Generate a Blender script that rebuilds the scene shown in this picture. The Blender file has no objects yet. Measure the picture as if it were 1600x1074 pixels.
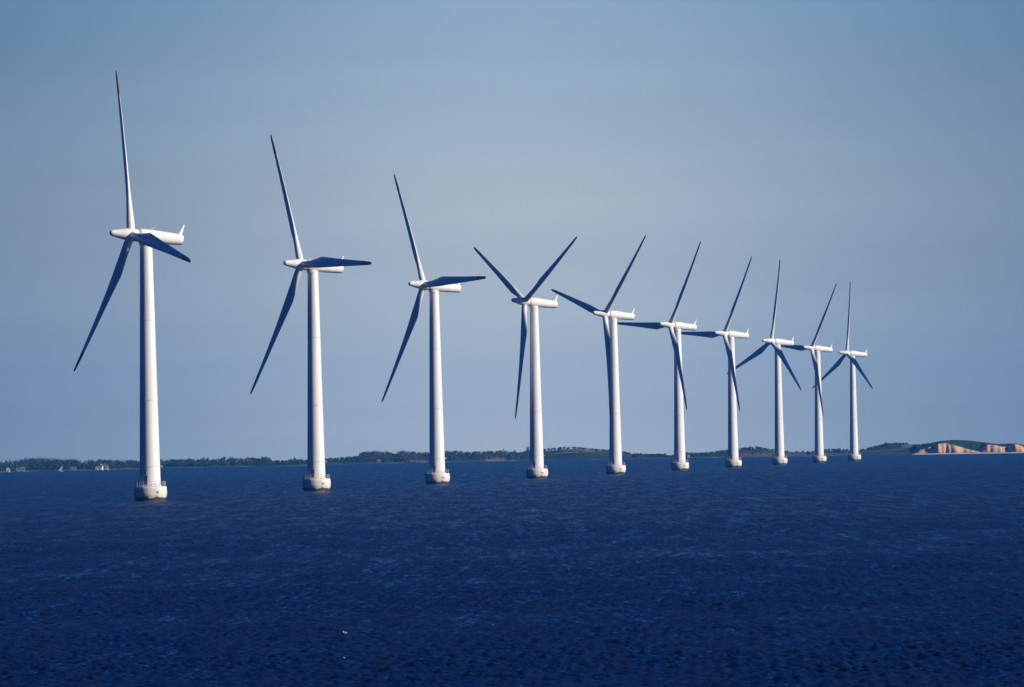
import bpy, math, random
import numpy as np
from mathutils import Matrix, Vector

C = bpy.context.scene.collection
SC = bpy.context.scene
rad = math.radians

# ------------------------------------------------------------------ camera
F = 13575.0                      # focal length in pixels of a 1600 px wide frame
CAM_H, PITCH, ROLL = 10.88, 0.0119973, -0.0175
cd = bpy.data.cameras.new("camera")
cd.sensor_width = 36.0
cd.lens = F / 1600.0 * 36.0
cd.clip_start = 1.0
cd.clip_end = 60000.0
cam = bpy.data.objects.new("camera", cd)
C.objects.link(cam)
_fw = Vector((0, math.cos(PITCH), math.sin(PITCH)))
_r = Vector((1, 0, 0))
_u = _r.cross(_fw)
_r2 = math.cos(ROLL) * _r + math.sin(ROLL) * _u
_u2 = -math.sin(ROLL) * _r + math.cos(ROLL) * _u
cam.matrix_world = Matrix(((_r2.x, _u2.x, -_fw.x, 0), (_r2.y, _u2.y, -_fw.y, 0), (_r2.z, _u2.z, -_fw.z, CAM_H), (0, 0, 0, 1)))
SC.camera = cam

# ------------------------------------------------------------------ sun and sky
SUN_AZ, SUN_EL = 112.0, 26.0     # degrees clockwise from +Y, degrees up
sd = bpy.data.lights.new("sun", 'SUN')
sd.energy = 5.0
sd.angle = rad(0.53)
sd.color = (1.0, 0.91, 0.78)
sun = bpy.data.objects.new("sun", sd)
C.objects.link(sun)
_s = Vector((math.sin(rad(SUN_AZ)) * math.cos(rad(SUN_EL)), math.cos(rad(SUN_AZ)) * math.cos(rad(SUN_EL)), math.sin(rad(SUN_EL))))
sun.rotation_euler = _s.to_track_quat('Z', 'Y').to_euler()
sun.location = (0, 0, 300)

world = bpy.data.worlds.new("World")
SC.world = world
world.use_nodes = True
wt = world.node_tree
WN, WL = wt.nodes, wt.links
bg = WN["Background"]
SKY = 0.1
bg.inputs[1].default_value = SKY
sky = WN.new("ShaderNodeTexSky")
sky.sky_type = 'NISHITA'
sky.sun_disc = False
sky.sun_elevation = rad(SUN_EL)
sky.sun_rotation = rad(SUN_AZ)
sky.air_density = 1.0
sky.dust_density = 0.3
sky.ozone_density = 3.0


def wmath(op, a, b=None, clamp=False):
    n = WN.new("ShaderNodeMath")
    n.operation = op
    n.use_clamp = clamp
    for i, v in enumerate((a, b)):
        if v is None:
            continue
        if isinstance(v, (int, float)):
            n.inputs[i].default_value = v
        else:
            WL.new(v, n.inputs[i])
    return n.outputs[0]


def lin(c):
    return tuple(((v / 255.0) / 12.92 if v / 255.0 <= 0.04045 else ((v / 255.0 + 0.055) / 1.055) ** 2.4) for v in c)


def wramp(fac, stops, interp='LINEAR'):
    n = WN.new("ShaderNodeValToRGB")
    n.color_ramp.interpolation = interp
    el = n.color_ramp.elements
    while len(el) < len(stops):
        el.new(0.5)
    for e, (p, c) in zip(el, stops):
        e.position = p
        e.color = (c[0], c[1], c[2], 1)
    WL.new(fac, n.inputs[0])
    return n.outputs[0]


tc = WN.new("ShaderNodeTexCoord")
sep = WN.new("ShaderNodeSeparateXYZ")
WL.new(tc.outputs["Generated"], sep.inputs[0])
mp = WN.new("ShaderNodeMapping")           # long thin veils of high cloud low in the sky
mp.inputs["Scale"].default_value = (9, 9, 160)
WL.new(tc.outputs["Generated"], mp.inputs[0])
nz = WN.new("ShaderNodeTexNoise")
nz.inputs["Scale"].default_value = 1.0
nz.inputs["Detail"].default_value = 4.0
WL.new(mp.outputs[0], nz.inputs["Vector"])
zd = wmath('ADD', sep.outputs["Z"], wmath('MULTIPLY', wmath('SUBTRACT', nz.outputs[0], 0.5), 0.0045))
zf = wmath('POWER', wmath('MULTIPLY', wmath('MAXIMUM', zd, 0.0), 2.0, True), 0.5)     # 0 .. 1 for the lowest 30 degrees
BAND = [(680, (178, 190, 201)), (620, (178, 190, 202)), (562, (176, 189, 203)), (530, (182, 194, 201)), (400, (177, 189, 200)),
        (300, (174, 187, 197)), (200, (163, 181, 197)), (100, (151, 176, 197)), (0, (141, 170, 196))]     # sky colour by height above the sea
band = wramp(zf, [(math.sqrt(2.0 * max(0.0, (700 - yy) / F)), lin(c)) for yy, c in BAND] +
             [(math.sqrt(0.2), lin((104, 146, 192))), (math.sqrt(0.36), lin((70, 124, 186))), (math.sqrt(0.64), lin((40, 92, 165))), (1.0, lin((22, 62, 128)))])
# low sky dimmed away from straight ahead, imitating lens falloff to both sides
xr = wmath('DIVIDE', sep.outputs["X"], 0.06)
xw = wmath('DIVIDE', sep.outputs["X"], 0.32)
side_fade = wmath('ADD', wmath('DIVIDE', 0.58, wmath('ADD', wmath('MULTIPLY', xr, xr), 1.0)), wmath('DIVIDE', 0.24, wmath('ADD', wmath('MULTIPLY', xw, xw), 1.0)))
side_fade = wmath('MULTIPLY', side_fade, wmath('GREATER_THAN', sep.outputs["Y"], 0.0))
side_fade = wmath('ADD', side_fade, 0.18)
cmb = WN.new("ShaderNodeCombineXYZ")          # red dims fastest, so the faded sides turn bluer
for k_, p_ in enumerate((2.0, 1.5, 1.05)):
    WL.new(wmath('MULTIPLY', wmath('POWER', side_fade, p_), 0.86 / SKY), cmb.inputs[k_])
streak = wmath('ADD', wmath('MULTIPLY', nz.outputs[0], 0.24), 0.88)     # thin uneven cloud
sc_band = WN.new("ShaderNodeVectorMath")
sc_band.operation = 'MULTIPLY'
bst = WN.new("ShaderNodeVectorMath")
bst.operation = 'SCALE'
WL.new(band, bst.inputs[0])
WL.new(streak, bst.inputs["Scale"])
WL.new(bst.outputs[0], sc_band.inputs[0])
WL.new(cmb.outputs[0], sc_band.inputs[1])
tint = WN.new("ShaderNodeMix")
tint.data_type = 'RGBA'
tint.blend_type = 'MULTIPLY'
tint.inputs[0].default_value = 1.0
WL.new(sky.outputs[0], tint.inputs[6])
tint.inputs[7].default_value = (0.04, 0.16, 0.56, 1)
mr = WN.new("ShaderNodeMapRange")
mr.interpolation_type = 'SMOOTHSTEP'
mr.inputs[1].default_value = 0.15
mr.inputs[2].default_value = 0.45
WL.new(sep.outputs["Z"], mr.inputs[0])
mixw = WN.new("ShaderNodeMix")
mixw.data_type = 'RGBA'
WL.new(mr.outputs[0], mixw.inputs[0])
WL.new(sc_band.outputs[0], mixw.inputs[6])
WL.new(tint.outputs[2], mixw.inputs[7])
WL.new(mixw.outputs[2], bg.inputs[0])

SC.view_settings.view_transform = 'Standard'
SC.view_settings.look = 'None'
SC.view_settings.exposure = 0.25
SC.view_settings.gamma = 1.0
SC.cycles.max_bounces = 6
SC.cycles.volume_bounces = 0


# ------------------------------------------------------------------ pixel helpers (1600 x 1074 photo pixels)
def ray(px, py):
    return (_fw * F + _r2 * (px - 800) - _u2 * (py - 537))


def on_water(px, py, z=0.0):
    d = ray(px, py)
    t = (z - CAM_H) / d.z
    return Vector((d.x * t, d.y * t, z))


def horizon(px):
    return 537 + F * math.tan(PITCH) - 0.0175 * (px - 800)


def z_at(px, py, dist):            # height that shows at photo row py, dist metres away
    d = ray(px, py)
    return CAM_H + d.z / d.y * dist


def x_at(px, dist):
    d = ray(px, horizon(px))
    return d.x / d.y * dist


# ------------------------------------------------------------------ materials
def mat(name):
    m = bpy.data.materials.new(name)
    m.use_nodes = True
    return m, m.node_tree.nodes, m.node_tree.links, m.node_tree.nodes["Principled BSDF"]


def noisy(name, ca, cb, scale, rough=0.5, detail=4.0, stretch=(1, 1, 1), lo=0.35, hi=0.65, bump=0.0):
    m, N, L, B = mat(name)
    t = N.new("ShaderNodeTexCoord")
    mpp = N.new("ShaderNodeMapping")
    mpp.inputs["Scale"].default_value = stretch
    L.new(t.outputs["Object"], mpp.inputs[0])
    n = N.new("ShaderNodeTexNoise")
    n.inputs["Scale"].default_value = scale
    n.inputs["Detail"].default_value = detail
    L.new(mpp.outputs[0], n.inputs["Vector"])
    r = N.new("ShaderNodeValToRGB")
    r.color_ramp.elements[0].position = lo
    r.color_ramp.elements[1].position = hi
    r.color_ramp.elements[0].color = (*ca, 1)
    r.color_ramp.elements[1].color = (*cb, 1)
    L.new(n.outputs[0], r.inputs[0])
    L.new(r.outputs[0], B.inputs["Base Color"])
    B.inputs["Roughness"].default_value = rough
    if bump:
        b = N.new("ShaderNodeBump")
        b.inputs["Strength"].default_value = 1.0
        b.inputs["Distance"].default_value = bump
        L.new(n.outputs[0], b.inputs["Height"])
        L.new(b.outputs[0], B.inputs["Normal"])
    return m


M = {}
M['white'] = noisy("white_paint", (0.70, 0.69, 0.66), (0.78, 0.77, 0.74), 0.5, 0.38, stretch=(1, 1, 0.15))
M['tower'] = noisy("tower_paint", (0.66, 0.655, 0.63), (0.77, 0.76, 0.735), 0.7, 0.42, stretch=(1, 1, 0.08), lo=0.25, hi=0.6)
M['blade'] = noisy("blade_gelcoat", (0.68, 0.68, 0.67), (0.75, 0.75, 0.74), 0.3, 0.35)
M['flange'] = noisy("flange_paint", (0.58, 0.57, 0.55), (0.66, 0.65, 0.63), 0.7, 0.5)
M['red'] = noisy("red_paint", (0.55, 0.025, 0.035), (0.65, 0.035, 0.045), 0.6, 0.45)
M['seam'] = noisy("seam_rubber", (0.22, 0.21, 0.2), (0.3, 0.29, 0.28), 2.0, 0.7)
M['steel'] = noisy("galvanised_steel", (0.30, 0.30, 0.29), (0.45, 0.44, 0.42), 3.0, 0.5)
M['dark'] = noisy("dark_fitting", (0.03, 0.03, 0.035), (0.07, 0.07, 0.07), 3.0, 0.6)
M['door'] = noisy("door_paint", (0.20, 0.22, 0.23), (0.28, 0.29, 0.30), 2.0, 0.5)
M['lamp'] = noisy("lamp_glass", (0.55, 0.5, 0.35), (0.7, 0.65, 0.5), 3.0, 0.2)


def concrete_mat():
    m, N, L, B = mat("weathered_concrete")
    t = N.new("ShaderNodeTexCoord")
    s = N.new("ShaderNodeSeparateXYZ")
    L.new(t.outputs["Object"], s.inputs[0])
    n = N.new("ShaderNodeTexNoise")
    n.inputs["Scale"].default_value = 0.9
    n.inputs["Detail"].default_value = 6
    L.new(t.outputs["Object"], n.inputs["Vector"])
    r = N.new("ShaderNodeValToRGB")
    e = r.color_ramp.elements
    e[0].position, e[1].position = 0.30, 0.62
    e[0].color, e[1].color = (0.52, 0.48, 0.40, 1), (0.72, 0.69, 0.63, 1)
    L.new(n.outputs[0], r.inputs[0])
    # brown and olive growth up from the waterline, with an uneven upper edge
    ad = N.new("ShaderNodeMath")
    ad.operation = 'MULTIPLY_ADD'
    ad.inputs[1].default_value = 1.1
    L.new(n.outputs[0], ad.inputs[0])
    L.new(s.outputs["Z"], ad.inputs[2])
    mrg = N.new("ShaderNodeMapRange")
    mrg.inputs[1].default_value = 1.32
    mrg.inputs[2].default_value = 1.5
    L.new(ad.outputs[0], mrg.inputs[0])
    mx = N.new("ShaderNodeMix")
    mx.data_type = 'RGBA'
    mx.inputs[6].default_value = (0.035, 0.027, 0.012, 1)
    L.new(mrg.outputs[0], mx.inputs[0])
    L.new(r.outputs[0], mx.inputs[7])
    # stains with a shape of their own: dark scuffs and runs
    mp2 = N.new("ShaderNodeMapping")
    mp2.inputs["Scale"].default_value = (1.3, 1.3, 2.4)
    L.new(t.outputs["Object"], mp2.inputs[0])
    n2 = N.new("ShaderNodeTexNoise")
    n2.inputs["Scale"].default_value = 1.0
    n2.inputs["Detail"].default_value = 3
    L.new(mp2.outputs[0], n2.inputs["Vector"])
    r2 = N.new("ShaderNodeValToRGB")
    r2.color_ramp.elements[0].position = 0.69
    r2.color_ramp.elements[1].position = 0.77
    L.new(n2.outputs[0], r2.inputs[0])
    mx2 = N.new("ShaderNodeMix")
    mx2.data_type = 'RGBA'
    mx2.inputs[7].default_value = (0.13, 0.10, 0.075, 1)
    L.new(r2.outputs[0], mx2.inputs[0])
    L.new(mx.outputs[2], mx2.inputs[6])
    L.new(mx2.outputs[2], B.inputs["Base Color"])
    B.inputs["Roughness"].default_value = 0.75
    b = N.new("ShaderNodeBump")
    b.inputs["Distance"].default_value = 0.05
    L.new(n.outputs[0], b.inputs["Height"])
    L.new(b.outputs[0], B.inputs["Normal"])
    return m


M['concrete'] = concrete_mat()


# ------------------------------------------------------------------ mesh helpers
class MB:
    def __init__(self):
        self.v, self.f, self.mi = [], [], []

    def add(self, vs, fs, mi=0):
        o = len(self.v)
        self.v += [tuple(p) for p in vs]
        self.f += [tuple(i + o for i in f) for f in fs]
        self.mi += [mi] * len(fs)

    def loft(self, rings, cap0=True, cap1=True, closed=True, mi=0):
        n = len(rings[0])
        vs = [p for r in rings for p in r]
        fs = []
        for i in range(len(rings) - 1):
            for j in range(n if closed else n - 1):
                k = (j + 1) % n
                fs.append((i * n + j, i * n + k, (i + 1) * n + k, (i + 1) * n + j))
        if cap0:
            fs.append(tuple(range(n - 1, -1, -1)))
        if cap1:
            fs.append(tuple((len(rings) - 1) * n + j for j in range(n)))
        self.add(vs, fs, mi)

    def lathe(self, prof, n=48, cap0=True, cap1=True, mi=0):
        self.loft([[(r * math.cos(2 * math.pi * j / n), r * math.sin(2 * math.pi * j / n), z) for j in range(n)] for r, z in prof], cap0, cap1, True, mi)

    def tube(self, pts, r, n=8, mi=0):
        pts = [Vector(p) for p in pts]
        rings = []
        for i, p in enumerate(pts):
            t = (pts[min(i + 1, len(pts) - 1)] - pts[max(i - 1, 0)]).normalized()
            a = t.cross(Vector((0, 0, 1)))
            if a.length < 1e-3:
                a = t.cross(Vector((1, 0, 0)))
            a.normalize()
            b = t.cross(a)
            rr = r[i] if isinstance(r, (list, tuple)) else r
            rings.append([tuple(p + rr * (math.cos(2 * math.pi * j / n) * a + math.sin(2 * math.pi * j / n) * b)) for j in range(n)])
        self.loft(rings, mi=mi)

    def box(self, c, s, mi=0):
        x, y, z = c
        a, b, d = s[0] / 2, s[1] / 2, s[2] / 2
        vs = [(x + i * a, y + j * b, z + k * d) for i in (-1, 1) for j in (-1, 1) for k in (-1, 1)]
        self.add(vs, [(0, 1, 3, 2), (4, 6, 7, 5), (0, 4, 5, 1), (2, 3, 7, 6), (0, 2, 6, 4), (1, 5, 7, 3)], mi)

    def build(self, name, mats, parent=None, smooth=True, angle=35):
        me = bpy.data.meshes.new(name)
        me.from_pydata(self.v, [], self.f)
        if not isinstance(mats, (list, tuple)):
            mats = [mats]
        for m in mats:
            me.materials.append(m)
        me.polygons.foreach_set("material_index", self.mi)
        if smooth:
            me.polygons.foreach_set("use_smooth", [True] * len(self.f))
            me.set_sharp_from_angle(angle=rad(angle))
        me.validate()
        me.update()
        o = bpy.data.objects.new(name, me)
        C.objects.link(o)
        if parent is not None:
            o.parent = parent
        return o


def tag(o, label=None, cat=None, group=None, kind=None):
    if label:
        o["label"] = label
    if cat:
        o["category"] = cat
    if group:
        o["group"] = group
    if kind:
        o["kind"] = kind
    return o


def empty(name, loc):
    o = bpy.data.objects.new(name, None)
    o.empty_display_size = 1.0
    C.objects.link(o)
    o.location = loc
    return o


def copy_tree(o, parent=None):
    c = o.copy()
    C.objects.link(c)
    c.parent = parent
    for ch in [k for k in bpy.data.objects if k.parent == o]:
        copy_tree(ch, c)
    return c


# ------------------------------------------------------------------ sea
WAVE_RNG = np.random.default_rng(11)


def wave_set(n=130):
    lam = np.exp(WAVE_RNG.uniform(np.log(0.32), np.log(2.6), n))
    base = rad(60)                                  # short seas running away and a little to the right
    ang = base + WAVE_RNG.normal(0, rad(32), n)
    k = 2 * np.pi / lam
    slope = 0.056 * np.where(lam > 1.1, (1.1 / lam) ** 0.8, 1.0)
    amp = slope / k
    ph = WAVE_RNG.uniform(0, 2 * np.pi, n)
    return k * np.cos(ang), k * np.sin(ang), amp, ph


def build_sea():
    HALF = rad(4.0)
    NC = 960
    inner = np.linspace(-HALF, HALF, NC)
    t = np.linspace(0, 1, 26)[1:]
    MID = rad(15)
    NM = 190
    mid = np.linspace(HALF, MID, NM + 1)[1:]
    outer = np.concatenate([mid, MID + (rad(86) - MID) * t ** 1.7])
    ang = np.concatenate([-outer[::-1], inner, outer])
    rows = list(np.concatenate([np.linspace(-3000, -200, 12), np.linspace(-100, 340, 23)]))
    d = 372.0
    while d < 7600:
        rows.append(d)
        d += 0.20 * (d / 400.0) ** 1.3
    rows += list(np.linspace(7640, 7900, 14))
    Y = np.array(rows)
    sc_ = np.maximum(Y, 360.0)
    X = np.clip(sc_[:, None] * np.tan(ang)[None, :], -5800, 5800)
    YY = np.repeat(Y[:, None], len(ang), 1)
    nr, nc = X.shape
    Z = np.zeros((nr, nc))
    lost = np.zeros(nr)
    dy = np.gradient(Y)
    dx = sc_ * (2 * HALF / NC)
    dx2 = sc_ * ((MID - HALF) / NM)
    nz_ = len(t)                                    # columns at each side without waves
    a0, a1 = nz_ + NM, nc - nz_ - NM
    kx, ky, am, ph = wave_set()
    # short gusts: patches of rougher and smoother water
    g = np.zeros((nr, nc))
    for lam, a in ((330, .10), (190, .10), (90, .10), (47, .09), (23, .07)):
        th = WAVE_RNG.uniform(0, np.pi)
        g += a * np.sin(2 * np.pi / lam * (np.cos(th) * X + np.sin(th) * YY * 0.6) + WAVE_RNG.uniform(0, 6.28))
    env = np.clip(1.0 + 1.3 * g, 0.6, 1.35)
    i0, i1 = 35, nr - 15
    for a, b, A, p in zip(kx, ky, am, ph):
        att = np.clip((3.0 - np.maximum(np.abs(a) * dx, np.abs(b) * dy)) / 1.2, 0, 1)
        att2 = np.clip((3.0 - np.maximum(np.abs(a) * dx2, np.abs(b) * dy)) / 1.2, 0, 1)
        for q_ in (att, att2):
            q_[:i0] = 0
            q_[i1:] = 0
        lost += (1 - att ** 2) * 0.5 * A * A * (a * a + b * b)
        for c0, c1, at_ in ((a0, a1, att), (nz_, a0, att2), (a1, nc - nz_, att2)):
            ii = np.nonzero(at_ > 0.001)[0]
            if len(ii) == 0:
                continue
            s, e = ii[0], ii[-1] + 1
            Z[s:e, c0:c1] += at_[s:e, None] * A * np.sin(a * X[s:e, c0:c1] + b * YY[s:e, c0:c1] + p)
    Z *= env
    Z += 0.9 * np.maximum(Z, 0) ** 2                # sharper crests, flatter troughs
    me = bpy.data.meshes.new("sea")
    co = np.stack([X, YY, Z], -1).reshape(-1, 3).astype(np.float32)
    me.vertices.add(len(co))
    me.vertices.foreach_set("co", co.ravel())
    idx = np.arange(nr * nc).reshape(nr, nc)
    q = np.stack([idx[:-1, :-1], idx[:-1, 1:], idx[1:, 1:], idx[1:, :-1]], -1).reshape(-1, 4).astype(np.int32)
    me.loops.add(q.size)
    me.loops.foreach_set("vertex_index", q.ravel())
    me.polygons.add(len(q))
    me.polygons.foreach_set("loop_start", np.arange(0, q.size, 4, dtype=np.int32))
    me.polygons.foreach_set("loop_total", np.full(len(q), 4, np.int32))
    me.polygons.foreach_set("use_smooth", np.ones(len(q), bool))
    at = me.attributes.new("rough", 'FLOAT', 'POINT')
    var = np.minimum(lost * 1.6, 0.026) + 0.0002 + 0.006 * np.clip((Y - 500) / 700.0, 0, 1)
    ro = np.repeat(((2 * var) ** 0.25)[:, None], nc, 1)
    at.data.foreach_set("value", ro.ravel().astype(np.float32))
    me.update()
    m, N, L, B = mat("sea_water")
    B.inputs["IOR"].default_value = 1.333
    B.inputs["Specular IOR Level"].default_value = 0.30
    B.inputs["Base Color"].default_value = (0.0014, 0.013, 0.064, 1)
    an = N.new("ShaderNodeAttribute")
    an.attribute_name = "rough"
    tcn = N.new("ShaderNodeTexCoord")
    # wind streaks: rougher and smoother lanes of water, drawn out downwind, at three sizes
    acc = None
    for sx, sy, wgt in ((3.0, 0.24, 1.0), (1.0, 0.055, 1.0), (0.30, 0.013, 0.75)):
        ms = N.new("ShaderNodeMapping")
        ms.inputs["Rotation"].default_value = (0, 0, rad(4))
        ms.inputs["Scale"].default_value = (sx, sy, 1)
        L.new(tcn.outputs["Object"], ms.inputs[0])
        ns = N.new("ShaderNodeTexNoise")
        ns.inputs["Scale"].default_value = 1.0
        ns.inputs["Detail"].default_value = 2.0
        L.new(ms.outputs[0], ns.inputs["Vector"])
        ma = N.new("ShaderNodeMath")
        ma.operation = 'MULTIPLY_ADD'
        ma.inputs[1].default_value = wgt * 1.6
        if acc is None:
            ma.inputs[2].default_value = 0.98 - 0.5 * 1.6 * 2.75
        else:
            L.new(acc, ma.inputs[2])
        L.new(ns.outputs[0], ma.inputs[0])
        acc = ma.outputs[0]
    cl_ = N.new("ShaderNodeClamp")
    cl_.inputs[1].default_value = 0.55
    cl_.inputs[2].default_value = 1.3
    L.new(acc, cl_.inputs[0])
    rm = N.new("ShaderNodeMath")
    rm.operation = 'MULTIPLY'
    rm.use_clamp = True
    L.new(an.outputs["Fac"], rm.inputs[0])
    L.new(cl_.outputs[0], rm.inputs[1])
    L.new(rm.outputs[0], B.inputs["Roughness"])
    mpn = N.new("ShaderNodeMapping")
    mpn.inputs["Rotation"].default_value = (0, 0, rad(-62))
    mpn.inputs["Scale"].default_value = (1, 0.45, 1)
    L.new(tcn.outputs["Object"], mpn.inputs[0])
    n1 = N.new("ShaderNodeTexNoise")
    n1.inputs["Scale"].default_value = 3.2
    n1.inputs["Detail"].default_value = 4
    L.new(mpn.outputs[0], n1.inputs["Vector"])
    b = N.new("ShaderNodeBump")
    b.inputs["Strength"].default_value = 1.0
    b.inputs["Distance"].default_value = 0.006
    L.new(n1.outputs[0], b.inputs["Height"])
    L.new(b.outputs[0], B.inputs["Normal"])
    me.materials.append(m)
    o = bpy.data.objects.new("sea", me)
    C.objects.link(o)
    tag(o, kind='structure')


build_sea()

# ------------------------------------------------------------------ far coast
SHORE = [(-900, 746), (-300, 742), (0, 738.5), (45, 737), (100, 736), (150, 735), (215, 733), (260, 731.5), (330, 730.5), (400, 729), (470, 728),
         (510, 726), (600, 724.5), (660, 723.3), (700, 722.3), (750, 721.4), (800, 720.3), (850, 719.4), (900, 718.8), (950, 718), (1020, 717),
         (1100, 715.7), (1200, 714.2), (1280, 712.9), (1340, 711.8), (1428, 710.8), (1600, 708.1), (1900, 703), (2500, 693)]
SKYL = [(-900, 728), (-300, 722), (0, 719), (30, 718), (40, 716), (62, 714), (75, 715), (110, 716), (120, 718), (135, 719), (165, 717), (200, 718), (217, 719),
        (255, 717), (290, 716), (310, 717), (318, 715), (335, 717), (350, 713), (357, 717), (362, 714), (380, 715), (395, 714), (420, 714),
        (425, 718), (440, 719), (460, 716), (475, 718), (508, 716), (530, 714), (555, 711), (563, 706), (575, 704), (590, 703), (608, 704),
        (615, 708), (620, 706), (630, 704), (660, 706), (695, 704), (720, 704), (735, 706), (750, 704), (765, 704), (790, 703), (805, 705),
        (815, 707), (822, 703), (850, 702), (860, 700), (880, 698), (900, 698), (920, 700), (945, 702), (970, 704), (985, 708), (1000, 708),
        (1020, 709), (1035, 709), (1045, 712), (1058, 709), (1072, 705.5), (1100, 707), (1110, 706), (1130, 703), (1155, 700), (1170, 698), (1182, 697.5),
        (1195, 700), (1215, 703), (1240, 705), (1270, 704), (1292, 700.6), (1310, 700), (1325, 702), (1340, 703), (1355, 700), (1370, 696),
        (1385, 692.5), (1398, 692), (1415, 692), (1430, 693), (1440, 693), (1450, 692), (1462, 690), (1470, 688.7), (1490, 687.3), (1510, 688),
        (1525, 689.5), (1545, 692), (1560, 693.5), (1575, 693), (1582, 692.5), (1590, 693), (1600, 696), (1640, 694), (1700, 690), (1900, 688), (2500, 680)]
GROUND = [(-900, 738), (-300, 734), (0, 731), (100, 729), (200, 727), (300, 725), (400, 723), (500, 721), (540, 719), (560, 717.5), (600, 715.5), (650, 713.5),
          (700, 711), (760, 709), (800, 711), (830, 710), (850, 706), (880, 702), (920, 702.5), (950, 705), (980, 710), (1030, 713), (1075, 711.5),
          (1110, 709), (1150, 703.5), (1180, 702), (1220, 706), (1260, 707), (1300, 705), (1335, 706), (1360, 701), (1390, 695.5), (1430, 694.5),
          (1440, 694.5), (1450, 693), (1462, 690.7), (1470, 689.2), (1490, 687.6), (1510, 688.3), (1525, 689.8), (1545, 692.2), (1560, 693.8),
          (1575, 693.3), (1582, 692.8), (1590, 693.3), (1600, 696), (1640, 694.2), (1700, 691), (1900, 690), (2500, 682)]
CLIFF = [(1400, 709.3), (1427, 709), (1430, 706.5), (1436, 703.6), (1445, 701), (1452, 698.6), (1456, 701.5), (1459, 702.5), (1461, 697), (1465, 694), (1472, 692.6),
         (1480, 692.6), (1485, 695.5), (1487, 694.5), (1495, 697), (1505, 700), (1515, 703), (1525, 704.3), (1532, 703.3), (1537, 698), (1541, 695.5), (1547, 694.8),
         (1556, 696), (1566, 698.3), (1573, 699), (1577, 696), (1583, 693.8), (1590, 694.8), (1600, 699), (1640, 696), (1700, 697), (1900, 699), (2500, 690)]


def tab(t):
    a = np.array(t, float)
    return lambda x: np.interp(x, a[:, 0], a[:, 1])


f_shore, f_sky, f_gr, f_cl = tab(SHORE), tab(SKYL), tab(GROUND), tab(CLIFF)


def shore_dist(px):
    hor = 537 + F * math.tan(PITCH) - 0.0175 * (px - 800)
    return CAM_H * F / (f_shore(px) - hor)


def height_of_row(px, py, dist):
    hor = 537 + F * math.tan(PITCH) - 0.0175 * (px - 800)
    return CAM_H + (hor - py) * dist / F


def sstep(x):
    x = np.clip(x, 0, 1)
    return x * x * (3 - 2 * x)


def vnoise(x, y, seed):
    r = np.random.default_rng(seed)
    out = np.zeros(np.broadcast(x, y).shape)
    for i in range(10):
        th = r.uniform(0, 2 * np.pi)
        kk = r.uniform(0.6, 1.8)
        out += np.sin(kk * (np.cos(th) * x + np.sin(th) * y) + r.uniform(0, 6.28))
    return out / 3.2


def terrain(px, t):
    """height t metres inland of the shore, in the column of photo pixel px"""
    px = np.asarray(px, float)
    t = np.asarray(t, float)
    ds = shore_dist(px)
    zr = height_of_row(px, f_gr(px), ds + 300)
    z = np.where(t < 0, 0.08 * t, np.where(t < 12, 0.06 * t, 0.72 + (zr - 0.72) * sstep((t - 12) / 288.0)))
    z = np.where(t > 300, zr - (zr - 0.5) * 0.85 * sstep((t - 300) / 1200.0), z)
    z = z + np.where(t > 20, 0.15 * vnoise(px / 9.0, t / 40.0, 3), 0)
    # sand cliffs at the right
    zc = height_of_row(px, f_cl(px), ds + 34)
    rough = vnoise(px / 3.0, t / 20.0, 5)
    gul = 2.6 * vnoise(px / 4.2, 0 * t, 8) + 1.5 * vnoise(px / 1.5, 0 * t, 9)
    tt = t + gul * np.clip((t - 6) / 8.0, 0, 1)
    face = np.where(tt < 9, 0.11 * tt, 1.0 + (zc - 1.0) * np.clip((tt - 9) / 25.0, 0, 1) ** 0.75 + 0.18 * rough)
    top = zc + (zr - zc) * sstep((tt - 34) / 160.0)
    zcl = np.where(tt < 34, face, top)
    zcl = np.where(t < 0, 0.08 * t, zcl)
    zcl = np.where(t > 230, zr - (zr - 0.5) * 0.85 * sstep((t - 230) / 1200.0), zcl)
    w = sstep((px - 1425) / 7.0)
    return z * (1 - w) + zcl * w


def land_point(px, t):
    d = float(shore_dist(px)) + t
    return Vector((x_at(px, d), d, float(terrain(px, t))))


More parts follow.
